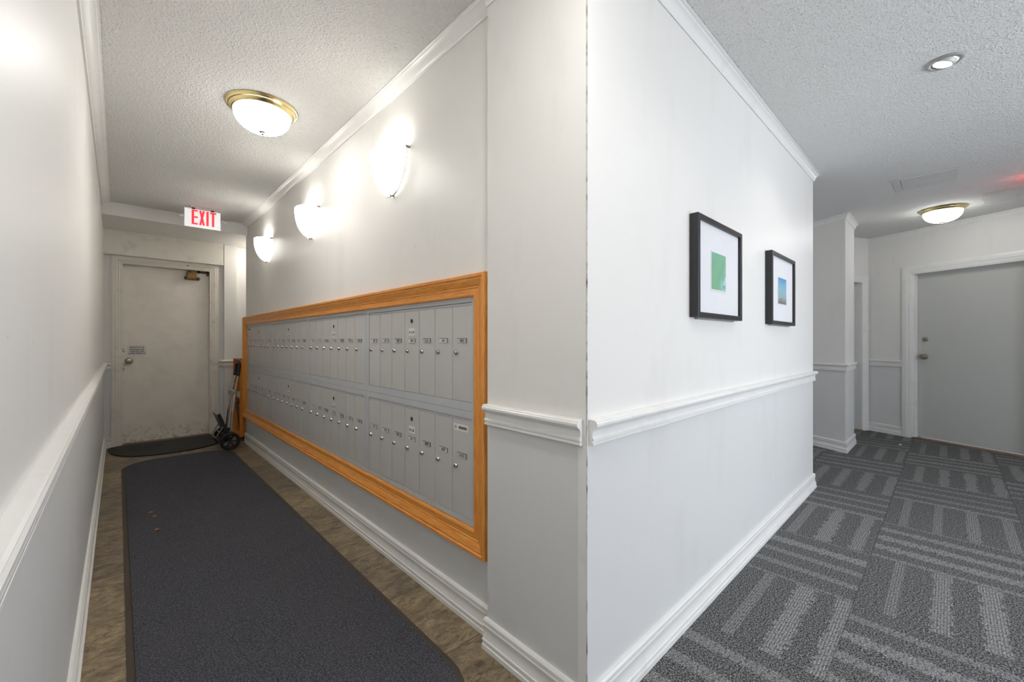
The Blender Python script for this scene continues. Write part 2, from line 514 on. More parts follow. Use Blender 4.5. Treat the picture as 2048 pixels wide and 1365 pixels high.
M = {}
XM0 = 1.045
M['wall'] = wall_paint(); M['trim'] = trim_paint(); M['casing'] = trim_paint('casing_paint', (234, 229, 219), 0.22)
M['door_old'] = door_paint(); M['door_grey'] = trim_paint('grey_door_paint', (200, 201, 196), 0.05, 0.4)
M['ceil'] = popcorn(); M['slate'] = slate(); M['carpet'] = carpet_tiles(); M['pile'] = mat_carpet()
M['smooth_patch'] = simple('smooth_ceiling_paint', (212, 212, 210), 0.7)
M['rubber_brown'] = simple('brown_rubber_edge', (74, 64, 54), 0.7)
M['rubber_black'] = simple('black_rubber', (24, 23, 22), 0.6, vary=0.1, bstr=0.3)
M['oak_y'] = oak('oak_along_y', (7, 0.7, 7)); M['oak_z'] = oak('oak_along_z', (7, 7, 0.7))
M['oak_box'] = oak('oak_veneer_box', (6, 6, 0.8), (236, 152, 60), (212, 122, 38))
M['oak_dark'] = oak('oak_veneer_edge', (6, 1, 6), (110, 74, 44), (84, 54, 30))
M['steel_paint'] = simple('grey_enamel_steel', (194, 197, 200), 0.38, 0.0, 0.02)
M['steel_door'] = simple('grey_mailbox_door', (200, 199, 196), 0.36, 0.0, 0.02)
M['gap_shade'] = simple('gap_shade', (40, 38, 36), 0.8)
M['chrome'] = simple('chrome', (200, 198, 194), 0.18, 1.0, 0.02)
M['satin'] = simple('satin_nickel', (170, 164, 154), 0.3, 1.0, 0.05)
M['aged'] = simple('aged_nickel', (168, 160, 146), 0.28, 0.95, 0.1)
M['brass'] = simple('polished_brass', (232, 212, 156), 0.2, 1.0, 0.03)
M['brass_old'] = simple('tarnished_brass', (126, 98, 62), 0.4, 0.75, 0.2, 30)
M['iron'] = simple('dark_bronze', (52, 38, 34), 0.45, 0.6)
M['ink'] = simple('ink', (52, 50, 48), 0.6)
M['paper'] = simple('white_paper', (232, 232, 226), 0.6)
M['plate'] = simple('number_plate_plastic', (226, 225, 220), 0.4)
M['black'] = simple('black_plastic', (26, 26, 27), 0.45)
M['frame'] = simple('charcoal_frame', (34, 34, 38), 0.38)
M['mount'] = simple('mat_board', (226, 226, 229), 0.8, vary=0.01)
M['bronze_thr'] = simple('worn_wood_threshold', (128, 104, 84), 0.55, vary=0.1, scale=20)
M['grey_plastic'] = simple('smoky_plastic', (112, 104, 94), 0.25, vary=0.05)
M['leaf'] = simple('dry_leaf', (224, 160, 116), 0.7, vary=0.15, scale=60)
M['white_metal'] = simple('white_metal', (214, 212, 206), 0.35)
M['grey_trim'] = simple('lamp_trim_grey', (168, 168, 162), 0.4, 0.3)
M['bowl'] = glow_z('glowing_glass_bowl', (255, 252, 248), 1.2, K_BOWL, 2.408, 2.310)
M['bowl_r'] = emis('glowing_ribbed_bowl', (252, 255, 250), 3.8)
M['sconce'] = glow_x('glowing_sconce_glass', (255, 254, 250), 0.5, K_SCONCE, XM0 - .012, XM0 - .115)
M['spot'] = emis('spot_lens', (255, 255, 250), 9.0)
M['exit_face'] = emis('exit_face', (236, 238, 240), 0.14)
M['exit_red'] = emis('exit_red', (255, 50, 64), 0.30)
M['art1'] = art_green(); M['art2'] = art_sky()
mg, ntg, bg = new_mat('clear_glass')
bg.inputs['Transmission Weight'].default_value = 1; bg.inputs['Roughness'].default_value = 0.0; bg.inputs['IOR'].default_value = 1.45
M['glass'] = mg

# ---------------------------------------------------------------- setting
XL, XM, XC, YR = -0.112, 1.045, 1.0, 0.735
ZC = 2.44
C0 = (6.98, 0.72); U = (-0.437, -0.8995); V = (-0.8995, 0.437)      # angled corner, along door wall, along cross wall
def Mang(s, z, h): return (C0[0] + U[0] * s + V[0] * h, C0[1] + U[1] * s + V[1] * h, z)
def Mcro(s, z, h): return (C0[0] + V[0] * s + U[0] * h, C0[1] + V[1] * s + U[1] * h, z)
def Mmail(u, v, h): return (XM - h, u, v)
def Mright(u, v, h): return (u, YR - h, v)
def Mback(u, v, h, y=6.17): return (u, y - h, v)

def struct(name, bm, mats, parent=None, smooth=None):
    o = obj(name, bm, mats, parent, smooth)
    if parent is None: o['kind'] = 'structure'
    return o

bm = B(); add_prism(bm, [(XL - .2, YR), (1.62, YR), (1.62, 6.5), (XL - .2, 6.5)], -0.08, 0.0)
struct('floor', bm, M['slate'])
bm = B(); add_prism(bm, [(XL - .2, -2.6), (8.4, -2.6), (8.4, 3.4), (1.62, 3.4), (1.62, YR), (XL - .2, YR)], -0.08, 0.0)
struct('floor_carpet', bm, M['carpet'])
bm = B(); add_box(bm, XL - .2, 8.4, -2.6, 6.5, ZC, ZC + .1)
struct('ceiling', bm, M['ceil'])
struct('wall_left', box(XL - .16, XL, -2.6, 6.35, 0, ZC), M['wall'])
bm = B(); add_box(bm, 1.045, 1.25, 1.187, 5.45, 0, 0.34); add_box(bm, 1.045, 1.25, 1.187, 5.45, 1.36, ZC)
add_box(bm, 1.045, 1.25, 1.187, 1.29, 0.34, 1.36); add_box(bm, 1.045, 1.25, 5.42, 5.45, 0.34, 1.36); add_box(bm, 1.25, 1.27, 1.187, 5.45, 0, ZC)
add_box(bm, 1.25, 1.62, 5.38, 5.45, 0, ZC)
struct('wall_mailbox', bm, M['wall'])
struct('wall_column', box(XC, 1.26, YR + .12, 1.187, 0, ZC), M['wall'])
bm = B(); add_box(bm, XC, 3.93, YR, YR + .12, 0, ZC)
add_box(bm, 3.81, 3.93, YR + .12, 3.3, 0, ZC)
struct('wall_right', bm, M['wall'])
struct('wall_niche', box(1.52, 1.62, 5.45, 6.35, 0, ZC), M['wall'])
bm = B(); wall_with_hole(bm, Mback, XL, 1.52, 0, ZC, (0.03, 0.812, 0.0, 2.03), 0.18)
struct('wall_back', bm, M['wall'])
struct('wall_beam', box(XL, 1.52, 5.385, 6.17, 2.318, ZC), M['wall'])
struct('wall_header', box(XL, 0.934, 6.09, 6.17, 2.062, 2.318), M['casing'])
struct('wall_pilaster', box(0.945, 1.07, 6.115, 6.17, 0, 2.318), M['wall'])
# far side: angled door wall, cross wall, column, passage end, south wall
bm = B(); wall_with_hole(bm, Mang, -0.15, 3.75, 0, ZC, (0.468, 1.388, 0.0, 1.922), 0.15)
struct('wall_angled', bm, M['wall'])
bm = B(); wall_with_hole(bm, Mcro, 0.0, 1.25, 0, ZC, (0.125, 0.90, 0.0, 1.905), 0.15)
struct('wall_cross', bm, M['wall'])
bm = B(); add_prism(bm, [(5.38, .735), (5.95, .735), (6.165, 1.177), (6.95, 2.2), (6.21, 2.445)], 0, ZC)
struct('wall_pier', bm, M['wall'])
struct('wall_passage', box(3.7, 7.2, 3.2, 3.35, 0, ZC), M['wall'])
bm = B()
def Msouth(u, v, h): return (u, -2.45 + h, v)
wall_with_hole(bm, Msouth, XL, 6.0, 0, ZC, (1.4, 4.0, 0.0, 2.25), 0.15)
struct('wall_south', bm, M['wall'])
wn_ = empty('window_1', (2.7, -2.5, 0)); wn_['kind'] = 'structure'
pf = [(0, -.1), (0, .02), (.06, .02), (.06, -.1)]
for s in 'LTR': obj('window_frame', frame_side(Msouth, 1.4, 4.0, 0, 2.25, pf, s, True), M['grey_trim'], wn_)
obj('mullion', box(2.67, 2.73, -2.55, -2.44, 0, 2.2), M['grey_trim'], wn_)
struct('wall_outside', box(XL - .2, 8.4, -2.62, -2.6, -0.08, 0.0), M['wall'])

base_p = [(0, 0), (.021, 0), (.021, .017), (.0165, .019), (.0165, .030), (.020, .032), (.020, .0365), (.0165, .039), (.0130, .050), (.0115, .064), (.0120, .076), (.0150, .0825), (.0150, .086), (.0110, .0875), (.0110, .090), (.0135, .0915), (.0135, .103), (.0085, .109), (0, .110)]
rail_p = [(0, .830), (.013, .830), (.0155, .833), (.0155, .839), (.0115, .841), (.0115, .8435), (.0165, .845), (.0165, .851), (.0125, .855), (.0115, .864), (.0135, .874), (.020, .882), (.0265, .886), (.029, .890), (.029, .897), (.0255, .901), (.0255, .903), (.021, .9065), (0, .907)]
crown_m = [(0, 2.402), (.008, 2.400), (.011, 2.406), (.017, 2.409), (.030, 2.419), (.043, 2.428), (.050, 2.430), (.052, 2.434), (.060, 2.436), (.060, 2.4385), (0, 2.4385)]
crown_r = [(0, 2.386), (.006, 2.384), (.009, 2.390), (.012, 2.396), (.016, 2.410), (.024, 2.420), (.031, 2.424), (.032, 2.429), (.042, 2.432), (.042, 2.4385), (0, 2.4385)]

def mould(name, path, prof, side, mat='trim'):
    return struct(name, sweep(path, prof, side), M[mat], smooth=24)
mould('baseboard_left', [(XL, -2.4), (XL, 6.17)], base_p, -1)
mould('baseboard_back', [(XL, 6.17), (-.054, 6.17)], base_p, -1, 'casing')
mould('baseboard_mailbox', [(XM, 5.45), (XM, 1.19)], base_p, -1)
mould('baseboard_right', [(XC, 1.196), (XC, YR), (3.93, YR), (3.93, 3.2)], base_p, -1 if False else -1)
pierp = [(6.21, 2.445), (5.38, .735), (5.95, .735), (6.165, 1.177)]
mould('baseboard_pier', pierp, base_p, -1)
mould('baseboard_angled', [Mang(0, 0, 0)[:2], Mang(.367, 0, 0)[:2]], base_p, -1)
mould('trim_1', [(XL, -2.4), (XL, 6.17)], rail_p, -1)
mould('trim_2', [(XL, 6.17), (-.054, 6.17)], rail_p, -1, 'casing')
mould('trim_3', [(.893, 6.17), (.945, 6.17), (.945, 6.115), (1.07, 6.115), (1.07, 6.17), (1.5, 6.17)], rail_p, -1, 'casing')
mould('trim_4', [(XC, 1.187), (XC, .748)], rail_p, -1)
mould('trim_5', [(1.012, YR), (3.93, YR), (3.93, 3.2)], rail_p, -1)
mould('trim_6', pierp, rail_p, -1)
mould('trim_7', [Mang(0, 0, 0)[:2], Mang(.367, 0, 0)[:2]], rail_p, -1)
mould('trim_8', [(XL, -2.4), (XL, 5.385)], crown_m, -1)
mould('trim_9', [(XM, 5.385), (XM, 1.187)], crown_m, -1)
mould('trim_10', [(XC, 1.187), (XC, YR), (3.93, YR), (3.93, 3.2)], crown_r, -1)
mould('trim_11', pierp, crown_r, -1)
mould('trim_12', [Mcro(.93, 0, 0)[:2], Mcro(0, 0, 0)[:2], Mang(3.6, 0, 0)[:2]], crown_r, -1)
# corner guard strip on the near corner, below the chair rail
bm = B(); add_box(bm, XC - .002, XC + .002, YR, YR + .030, .11, .828); 
struct('trim_13', bm, M['trim'])
M['chipped'] = simple('chipped_corner_bead', (206, 202, 196), 0.6, vary=0.28, scale=28)
struct('trim_15', box(XC - .0016, XC + .0022, YR - .0016, YR + .0016, .11, 2.39), M['chipped'])
# bottom of the carpet / tile threshold
struct('trim_14', box(XL, XC, YR - .02, YR + .02, 0, .006, .002), M['bronze_thr'])

# ---------------------------------------------------------------- doors
case_p = [(0, -.004), (0, .016), (.010, .019), (.026, .017), (.040, .020), (.052, .014), (.060, .016), (.074, .010), (.083, .012), (.088, .008), (.088, -.004)]

def lathe_obj(name, prof, c, mat, parent, axis='Z', seg=32, smooth=40):
    bm = B(); add_lathe(bm, prof, c, seg, 0, axis); return obj(name, bm, mat, parent, smooth)

d1 = empty('door_1', (0.42, 6.24, 0)); d1['kind'] = 'structure'
leaf = obj('door_leaf', box(.036, .804, 6.235, 6.275, .014, 2.022, .002), M['door_old'], d1)
for s in 'LTR':
    obj('casing', frame_side(Mback, -.054, .893, 0, 2.066 if s != 'x' else 0, case_p, s, True), M['casing'], d1, 30)
bm = B()   # jamb and stop
add_box(bm, .030, .036, 6.172, 6.34, 0, 2.03); add_box(bm, .804, .812, 6.172, 6.34, 0, 2.03); add_box(bm, .036, .804, 6.172, 6.34, 2.022, 2.03)
obj('jamb', bm, M['casing'], d1)
obj('threshold', box(.030, .812, 6.15, 6.33, 0, .013, .003), M['bronze_thr'], d1)
kn = lathe_obj('door_knob', [(0, 0), (.033, 0), (.033, .004), (.024, .010), (.013, .014), (.012, .030), (.022, .038), (.029, .050), (.029, .060), (.024, .068), (.010, .070), (.010, .067), (0, .067)], (.088, 6.235, .922), M['aged'], d1, '-Y')
bm = B(); add_box(bm, .020, .046, 6.2335, 6.2345, 1.045, 1.05); add_box(bm, .036, .058, 6.2335, 6.2345, 1.020, 1.025); add_box(bm, .036, .050, 6.2335, 6.2345, .834, .840); add_box(bm, .036, .050, 6.2335, 6.2345, .818, .823)
add_box(bm, .036, .040, 6.2335, 6.2345, 1.02, 1.048)
obj('worn_latch_mark', bm, M['ink'], d1)
for z in (1.32, 1.08, .90):
    lathe_obj('screw', [(0, 0), (.004, 0), (.004, .002), (0, .002)], (.818, 6.155, z), M['ink'], d1, '-Y', 8)
def Mdoor(u, v, h): return (u, 6.2335 - h, v)
bm = B()
add_box(bm, .076, .233, 6.232, 6.2345, .983, 1.092, mi=0)
for (body, u0, u1, v0, v1) in (("NOTICE", .098, .212, 1.058, 1.078), ("PLEASE MAKE SURE", .094, .214, 1.037, 1.050), ("THIS DOOR CLOSES", .096, .214, 1.016, 1.029), ("SECURELY BEHIND YOU", .086, .224, .995, 1.008)):
    add_text(bm, body, Mdoor, u0, u1, v0, v1, .0022, 1, 1.35 if body == "NOTICE" else 1.05, .0006)
nt_ = obj('notice_sign', bm, [M['plate'], M['ink']], d1)
nt_['label'] = 'small notice plaque reading NOTICE PLEASE MAKE SURE THIS DOOR CLOSES SECURELY BEHIND YOU'
# closer
cl = obj('door_closer', (lambda b: (add_box(b, .585, .682, 6.165, 6.234, 1.868, 1.958, .012), add_lathe(b, [(0, 0), (.036, 0), (.040, .02), (.030, .03), (0, .034)], (.632, 6.195, 1.952), 24), add_lathe(b, [(0, 0), (.020, 0), (.020, .026), (0, .03)], (.682, 6.20, 1.885), 16, 0, 'X'), add_lathe(b, [(0, 0), (.018, 0), (.018, .018), (0, .02)], (.585, 6.20, 1.885), 16, 0, '-X'), add_lathe(b, [(0, 0), (.004, 0), (.004, .012), (0, .014)], (.708, 6.20, 1.884), 8, 0, 'X'), b)[-1])(B()), M['brass_old'], d1, 40)
cl['label'] = 'tarnished brass door closer'
bm = B(); add_tube(bm, [(.634, 6.19, 1.985), (.634, 6.19, 2.0), (.617, 6.165, 2.030), (.588, 6.15, 2.022)], .006); add_tube(bm, [(.617, 6.165, 2.03), (.640, 6.18, 1.995), (.70, 6.2, 1.985)], .006)
obj('closer_arm', bm, M['iron'], cl)
bm = B()
add_box(bm, .68, .80, 6.21, 6.232, 1.998, 2.018); add_box(bm, .782, .80, 6.21, 6.232, 1.93, 2.0); add_box(bm, .70, .79, 6.21, 6.232, 1.958, 1.974); add_box(bm, .69, .715, 6.21, 6.232, 1.955, 2.01)
obj('closer_bracket', bm, M['iron'], cl)

# door 2: pale grey flush door in the angled wall
case_a = [(0, -.004), (0, .018), (.014, .022), (.034, .018), (.044, .021), (.058, .016), (.070, .018), (.088, .012), (.101, .010), (.101, -.004)]
d2 = empty('door_2', Mang(.93, 0, 0)); d2['kind'] = 'structure'
def leafbox(Mf, s0, s1, z0, z1, h0, h1):
    bm = B(); v = [bm.verts.new(Mf(*p)) for p in ((s0, z0, h0), (s1, z0, h0), (s1, z1, h0), (s0, z1, h0), (s0, z0, h1), (s1, z0, h1), (s1, z1, h1), (s0, z1, h1))]
    for f in ((0, 1, 2, 3), (7, 6, 5, 4), (0, 4, 5, 1), (1, 5, 6, 2), (2, 6, 7, 3), (3, 7, 4, 0)): bm.faces.new([v[i] for i in f])
    return bm
obj('door_leaf', leafbox(Mang, .4665, 1.3895, .022, 1.9235, -.105, -.06), M['door_grey'], d2)
for s in 'LTR': obj('casing', frame_side(Mang, .367, 1.489, 0, 2.023, case_a, s, True), M['trim'], d2, 30)
obj('jamb', leafbox(Mang, .468, .484, 0, 1.922, -.055, 0), M['trim'], d2)
obj('threshold', leafbox(Mang, .468, 1.388, 0, .014, -.14, .03), M['bronze_thr'], d2)
def on_map(name, prof, Mf, s, z, h, mat, parent, seg=24):
    bm = B(); add_lathe(bm, prof, (0, 0, 0), seg, 0, 'Z')
    o = Vector(Mf(s, z, h)); ex = (Vector(Mf(s + 1, z, h)) - o).normalized(); ez = Vector((0, 0, 1)); en = (Vector(Mf(s, z, h + 1)) - o).normalized()
    R = Matrix((ex, ez, en)).transposed().to_4x4()
    bm.transform(Matrix.Translation(o) @ R)
    return obj(name, bm, mat, parent, 40)
on_map('door_knob', [(0, 0), (.033, 0), (.033, .006), (.015, .012), (.014, .03), (.026, .040), (.030, .055), (.022, .066), (0, .068)], Mang, .548, .958, -.06, M['satin'], d2)
on_map('deadbolt', [(0, 0), (.026, 0), (.026, .010), (.020, .014), (.012, .014), (.010, .020), (0, .020)], Mang, .553, 1.158, -.06, M['satin'], d2)
# door 3: in the cross wall, only its edge shows
d3 = empty('door_3', Mcro(.5, 0, 0)); d3['kind'] = 'structure'
obj('door_leaf', leafbox(Mcro, .1235, .9015, .012, 1.9065, -.10, -.055), M['door_grey'], d3)
for s in 'LTR': obj('casing', frame_side(Mcro, .020, 1.005, 0, 1.985, case_a, s, True), M['trim'], d3, 30)
obj('threshold', leafbox(Mcro, .125, .90, 0, .010, -.14, .02), M['bronze_thr'], d3)

# ---------------------------------------------------------------- oak frame round the mailboxes
FY0, FY1, FZ0, FZ1 = 1.228, 5.487, .290, 1.408
oakp = [(0, -.0), (0, .026), (.003, .030), (.014, .030), (.017, .024), (.024, .025), (.036, .020), (.050, .012), (.054, .0135), (.057, .0105), (.078, .0095), (.080, .012), (.086, .010), (.088, -.004), (.06, -.0)]
fr = tag(empty('picture_moulding', (XM, 3.35, FZ0)), 'long orange oak moulding frame around the two rows of grey mailboxes', 'frame')
for s, nm, mt in (('T', 'top_rail', 'oak_y'), ('B', 'bottom_rail', 'oak_y'), ('L', 'stile', 'oak_z'), ('R', 'stile', 'oak_z')):
    obj(nm, frame_side(Mmail, FY0, FY1, FZ0, FZ1, oakp, s), M[mt], fr, 30)

# ---------------------------------------------------------------- mailbox banks
PIT = 1.023; DP = .960 / 7
def bank_mesh_frame(hz, ztop):
    """local coordinates: x into wall, y along, z up from bank bottom"""
    bm = B()
    y0, y1 = .032, .992
    zb, zt = hz
    add_box(bm, 0, .012, 0.0008, y0, 0, ztop); add_box(bm, 0, .012, y1, PIT - .0008, 0, ztop)
    add_box(bm, 0, .012, y0, y1, 0, zb); add_box(bm, 0, .012, y0, y1, zt + .013, ztop)
    add_box(bm, .003, .012, y0 + .003, y1 - .003, zt + .001, zt + .0105)      # lip above the doors
    add_box(bm, .016, .15, .0008, PIT - .0008, 0, ztop)
    return bm
def door_mesh(hz):
    bm = B(); add_box(bm, .002, .010, .0016, DP - .0016, hz[0] + .0015, hz[1], .0008); return bm
def lock_mesh():
    bm = B(); add_lathe(bm, [(.0115, 0), (.0115, .003), (.0098, .0055), (.0090, .010), (.0075, .0115), (0, .0115)], (0, 0, 0), 16, 0, '-X')
    add_box(bm, -.0125, -.0110, -.0012, .0012, -.005, .005, mi=1); return bm
_shared = {}
def mesh_of(key, maker, mats, smooth=None):
    if key not in _shared:
        bm = maker(); bmesh.ops.recalc_face_normals(bm, faces=bm.faces)
        me = bpy.data.meshes.new(key); bm.to_mesh(me); bm.free()
        for m in mats: me.materials.append(m)
        if smooth:
            for p in me.polygons: p.use_smooth = True
            me.set_sharp_from_angle(angle=math.radians(smooth))
        _shared[key] = me
    return _shared[key]
def inst(name, me, parent, loc):
    o = bpy.data.objects.new(name, me); COL.objects.link(o); o.parent = parent; o.location = loc; return o
def plate(num):
    bm = B(); add_box(bm, -.0035, 0, -.0315, .0315, -.0095, .0095, .0008, 0)
    def mp(u, v, h): return (-.0035 - h, -u, v)
    add_box(bm, -.0046, -.0030, -.0325, -.0300, -.0105, .0105, mi=1); add_box(bm, -.0046, -.0030, -.0325, .0325, .0090, .0105, mi=1)
    add_text(bm, num, mp, -.014, .014, -.006, .006, .0006, 1, 1.0, .0004)
    return bm
floors = {'upper': [105, 106, 107, 108, 109, 110, 201, 202, 203, 204, 205, 206, 207, 208, 209, 210, 301, 302, 303, 304, 305, 306, 307, 308, 309, 310, 401, 402],
          'lower': [403, 404, 405, 406, 407, 408, 409, 410, 501, 502, 503, 504, 505, 506, 507, 508, 509, 510, 601, 602, 603, 604, 605, 606, 607, 608, 609, 610]}
where = ['nearest the camera, beside the white column', 'second from the white column', 'third from the white column', 'farthest from the camera, beside the exit door end']
for row, zb0, ztop, hz in (('upper', .8505, .4765, (.0355, .4365)), ('lower', .379, .4705, (.024, .426))):
    for k in range(4):
        y0 = 1.315 + k * PIT
        nums = floors[row][(3 - k) * 7:(3 - k) * 7 + 7][::-1]       # near door first
        t = tag(empty('mailbox_bank', (1.050, y0, zb0)),
                'grey steel bank of seven mailboxes numbered %d to %d, %s row, %s' % (nums[-1], nums[0], row, ['next to white column', 'second from column', 'third from column', 'farthest from column'][k]),
                'mailbox', 'mailbox banks in the oak frame')
        inst('bank_frame', mesh_of('bank_frame_' + row, lambda: bank_mesh_frame(hz, ztop), [M['steel_paint']]), t, (0, 0, 0))
        inst('gap_shade_sheet', mesh_of('gap_' + row, lambda: box(.0115, .014, .033, .991, hz[0], hz[1] + .012), [M['gap_shade']]), t, (0, 0, 0))  # dark sheet that paints the shade in the gaps between doors
        for i in range(7):
            d = inst('mailbox_door', mesh_of('mdoor_' + row, lambda: door_mesh(hz), [M['steel_door']]), t, (0, .032 + i * DP, 0))
            inst('lock', mesh_of('lock', lock_mesh, [M['chrome'], M['ink']], 40), d, (.003, .108, hz[0] + .204))
            obj('number_plate', (lambda b: (b.transform(Matrix.Translation((.0025, .0655, hz[0] + .2555))), b)[-1])(plate(str(nums[i]))), [M['plate'] if (k == 0 and row == 'upper') and i in (1, 3) else (M['steel_paint'] if i in (0, 2, 4) else M['plate']), M['ink']], d, None, True)
            if i == 3:
                bm = B(); add_lathe(bm, [(.0105, 0), (.0105, .002), (.007, .003), (0, .003)], (.0025, .069, hz[0] + .352), 16, 0, '-X')
                obj('master_lock', bm, M['ink'], d, None, True)
                bm = B(); add_box(bm, .0010, .0024, .041, .097, hz[0] + .282, hz[0] + .317, mi=0); add_box(bm, .0002, .0022, .047, .091, hz[0] + .292, hz[0] + .302, .002, 1)
                add_box(bm, -.0002, .001, .053, .085, hz[0] + .2945, hz[0] + .2995, mi=0)
                obj('sticker', bm, [M['paper'] if k == 0 else M['plate'], M['ink']], d, None, True)
            if i == 0 and k == 0 and row == 'lower':
                bm = B(); add_box(bm, .0010, .0024, .027, .125, hz[0] + .356, hz[0] + .384, mi=0)
                add_tube(bm, [(.001, .112 + .005 * math.cos(a), hz[0] + .370 + .006 * math.sin(a)) for a in [q * PI / 6 for q in range(12)]], .0011, 6, 1, True)
                for q in range(16): add_box(bm, .0004, .0016, .035 + q * .0036, .035 + q * .0036 + .0018, hz[0] + .364, hz[0] + .376, mi=1)
                obj('white_sticker', bm, [M['paper'], M['ink']], d, None, True)
            if i == 6 and k == 3 and row == 'upper':
                bm = B(); add_box(bm, .0008, .0022, .05, .11, hz[0] + .375, hz[0] + .39, mi=0)
                obj('dark_label', bm, M['ink'], d, None, True)

# ---------------------------------------------------------------- mats on the floor
def rr(x0, x1, y0, y1, r, n=8):
    pts = []
    for cx, cy, a0 in ((x1 - r, y0 + r, -PI / 2), (x1 - r, y1 - r, 0), (x0 + r, y1 - r, PI / 2), (x0 + r, y0 + r, PI)):
        for i in range(n + 1):
            a = a0 + PI / 2 * i / n; pts.append((cx + r * math.cos(a), cy + r * math.sin(a)))
    return pts
t = tag(empty('runner_mat', (.44, 3.1, 0)), 'long charcoal runner mat with brown rubber edge lying down the corridor', 'floor mat')
bm = B(); add_prism(bm, rr(.022, .862, .97, 5.255, .25), 0.0005, .005)
obj('rubber_border', bm, M['rubber_brown'], t)
bm = B(); add_prism(bm, rr(.044, .842, .99, 5.242, .23), 0.005, .011)
obj('carpet_pile', bm, M['pile'], t)
# half-moon black mat at the door
bm = B(); pts = []
n = 40
for i in range(n + 1):
    tt = -1 + 2 * i / n
    pts.append((.42 + .50 * tt, 6.03 - .60 * (max(0, 1 - abs(tt) ** 2.6)) ** (1 / 2.2)))
pts += [(.90, 6.10), (.80, 6.145), (.02, 6.145), (-.06, 6.10)]
add_prism(bm, pts, 0.0, .012)
for q in range(15):
    a = PI * (q + 1) / 16
    add_tube(bm, [(.42 + .08 * math.cos(a), 6.0 - .08 * math.sin(a), .012), (.42 + .40 * math.cos(a), 6.0 - .42 * math.sin(a), .012)], .0012, 6)
o = obj('door_mat', bm, M['rubber_black']); tag(o, 'black half-moon rubber door mat in front of the exit door', 'floor mat')
for i, (x, y, a, s, w_) in enumerate(((.157, 3.607, .3, .020, 'farthest of the three leaves on the runner mat'), (.17, 3.511, 1.0, .022, 'middle one of the three leaves on the runner mat'), (.169, 3.253, 2.1, .024, 'nearest of the three leaves on the runner mat'))):
    bm = B(); ring = []
    for k in range(12):
        aa = 2 * PI * k / 12; r = s * (.85 if k % 2 == 0 else .6) * (1.3 if k % 6 == 0 else .8)
        ring.append(bm.verts.new((r * math.cos(aa), r * math.sin(aa) * .7, .002 + .006 * abs(math.sin(aa * 1.5)))))
    c = bm.verts.new((0, 0, .009)); top = [bm.faces.new((c, ring[k], ring[(k + 1) % 12])) for k in range(12)]
    bmesh.ops.solidify(bm, geom=bm.faces[:], thickness=.0012)
    bm.transform(Matrix.Translation((x, y, .0115)) @ Matrix.Rotation(a, 4, 'Z'))
    e = empty('dry_leaf', (x, y, .011))
    bpy.data.objects.remove(e)
    o = obj('dry_leaf', bm, M['leaf']); tag(o, 'small brown dry leaf, ' + w_, 'leaf', 'leaves on the runner mat')
bm = B(); r_ = [bm.verts.new((6.208 + a, .372 + b, c)) for a, b, c in ((-.02, -.012, .001), (.02, -.01, .001), (.004, .016, .001), (0, 0, .018))]
for f in ((0, 1, 3), (1, 2, 3), (2, 0, 3), (0, 2, 1)): bm.faces.new([r_[i] for i in f])
tag(obj('paper_scrap', bm, M['paper']), 'tiny scrap of white paper on the grey carpet before the far door', 'paper')

# ---------------------------------------------------------------- ceiling lamps
def flush_light(loc, label, ribbed=False, glow=None):
    t = tag(empty('ceiling_light', loc), label, 'ceiling light', 'brass rimmed flush ceiling lights')
    x, y, z = loc
    lathe_obj('brass_pan', [(.150, 0), (.173, -.001), (.176, -.004), (.173, -.007), (.171, -.007), (.164, -.013), (.163, -.017), (.159, -.018), (.156, -.024), (.152, -.026), (.149, -.031), (.144, -.034), (.13, -.034)], (x, y, z), M['brass'], t, 'Z', 64)
    bm = B()
    prof = [(.140, -.032)] + [(.140 * math.cos(a) ** .8, -.034 - .098 * math.sin(a)) for a in [i * PI / 2 / 12 for i in range(1, 12)]] + [(0, -.132)]
    add_lathe(bm, prof, (x, y, z), 120 if ribbed else 64, 0, 'Z', (lambda a, r, zz: 1 + (.012 * math.cos(60 * a) if r > .04 else 0)) if ribbed else None)
    obj('glass_bowl', bm, glow or (M['bowl_r'] if ribbed else M['bowl']), t, 60)
    lathe_obj('finial', [(0, -.128), (.018, -.131), (.018, -.135), (.008, -.139), (.009, -.145), (.006, -.150), (0, -.152)], (x, y, z), M['satin'], t, 'Z', 24)
    return t
flush_light((.585, 2.64, ZC), 'brass rimmed smooth white glass bowl light on the corridor ceiling')
flush_light((1.7, -1.2, ZC), 'added unseen brass rimmed smooth white glass bowl light on the lobby ceiling behind the photographer', False, emis('added_lobby_bowl', (255, 252, 248), 3.0))  # added behind the camera to lift the right wall and lobby
flush_light((.52, .40, ZC), 'added unseen brass rimmed smooth glass bowl light on the ceiling at the mouth of the corridor', False, glow_z('added_near_bowl', (255, 252, 248), .5, 21.0, 2.408, 2.310))  # added above the view to brighten the near corridor
flush_light((4.6, 2.0, ZC), 'added unseen brass rimmed glass bowl light on the ceiling of the side passage behind the picture wall', False, emis('added_passage_bowl', (255, 252, 248), 3.0))  # added out of sight to brighten the left face of the pier
flush_light((1.325, 5.86, 2.318), 'added unseen brass rimmed glass bowl light under the dropped beam in the niche beside the exit door', False, emis('added_niche_bowl', (255, 250, 242), 3.6))  # added out of sight to brighten the exit door end
flush_light((5.88, .05, ZC), 'brass rimmed ribbed glass bowl light on the ceiling near the far door', True)

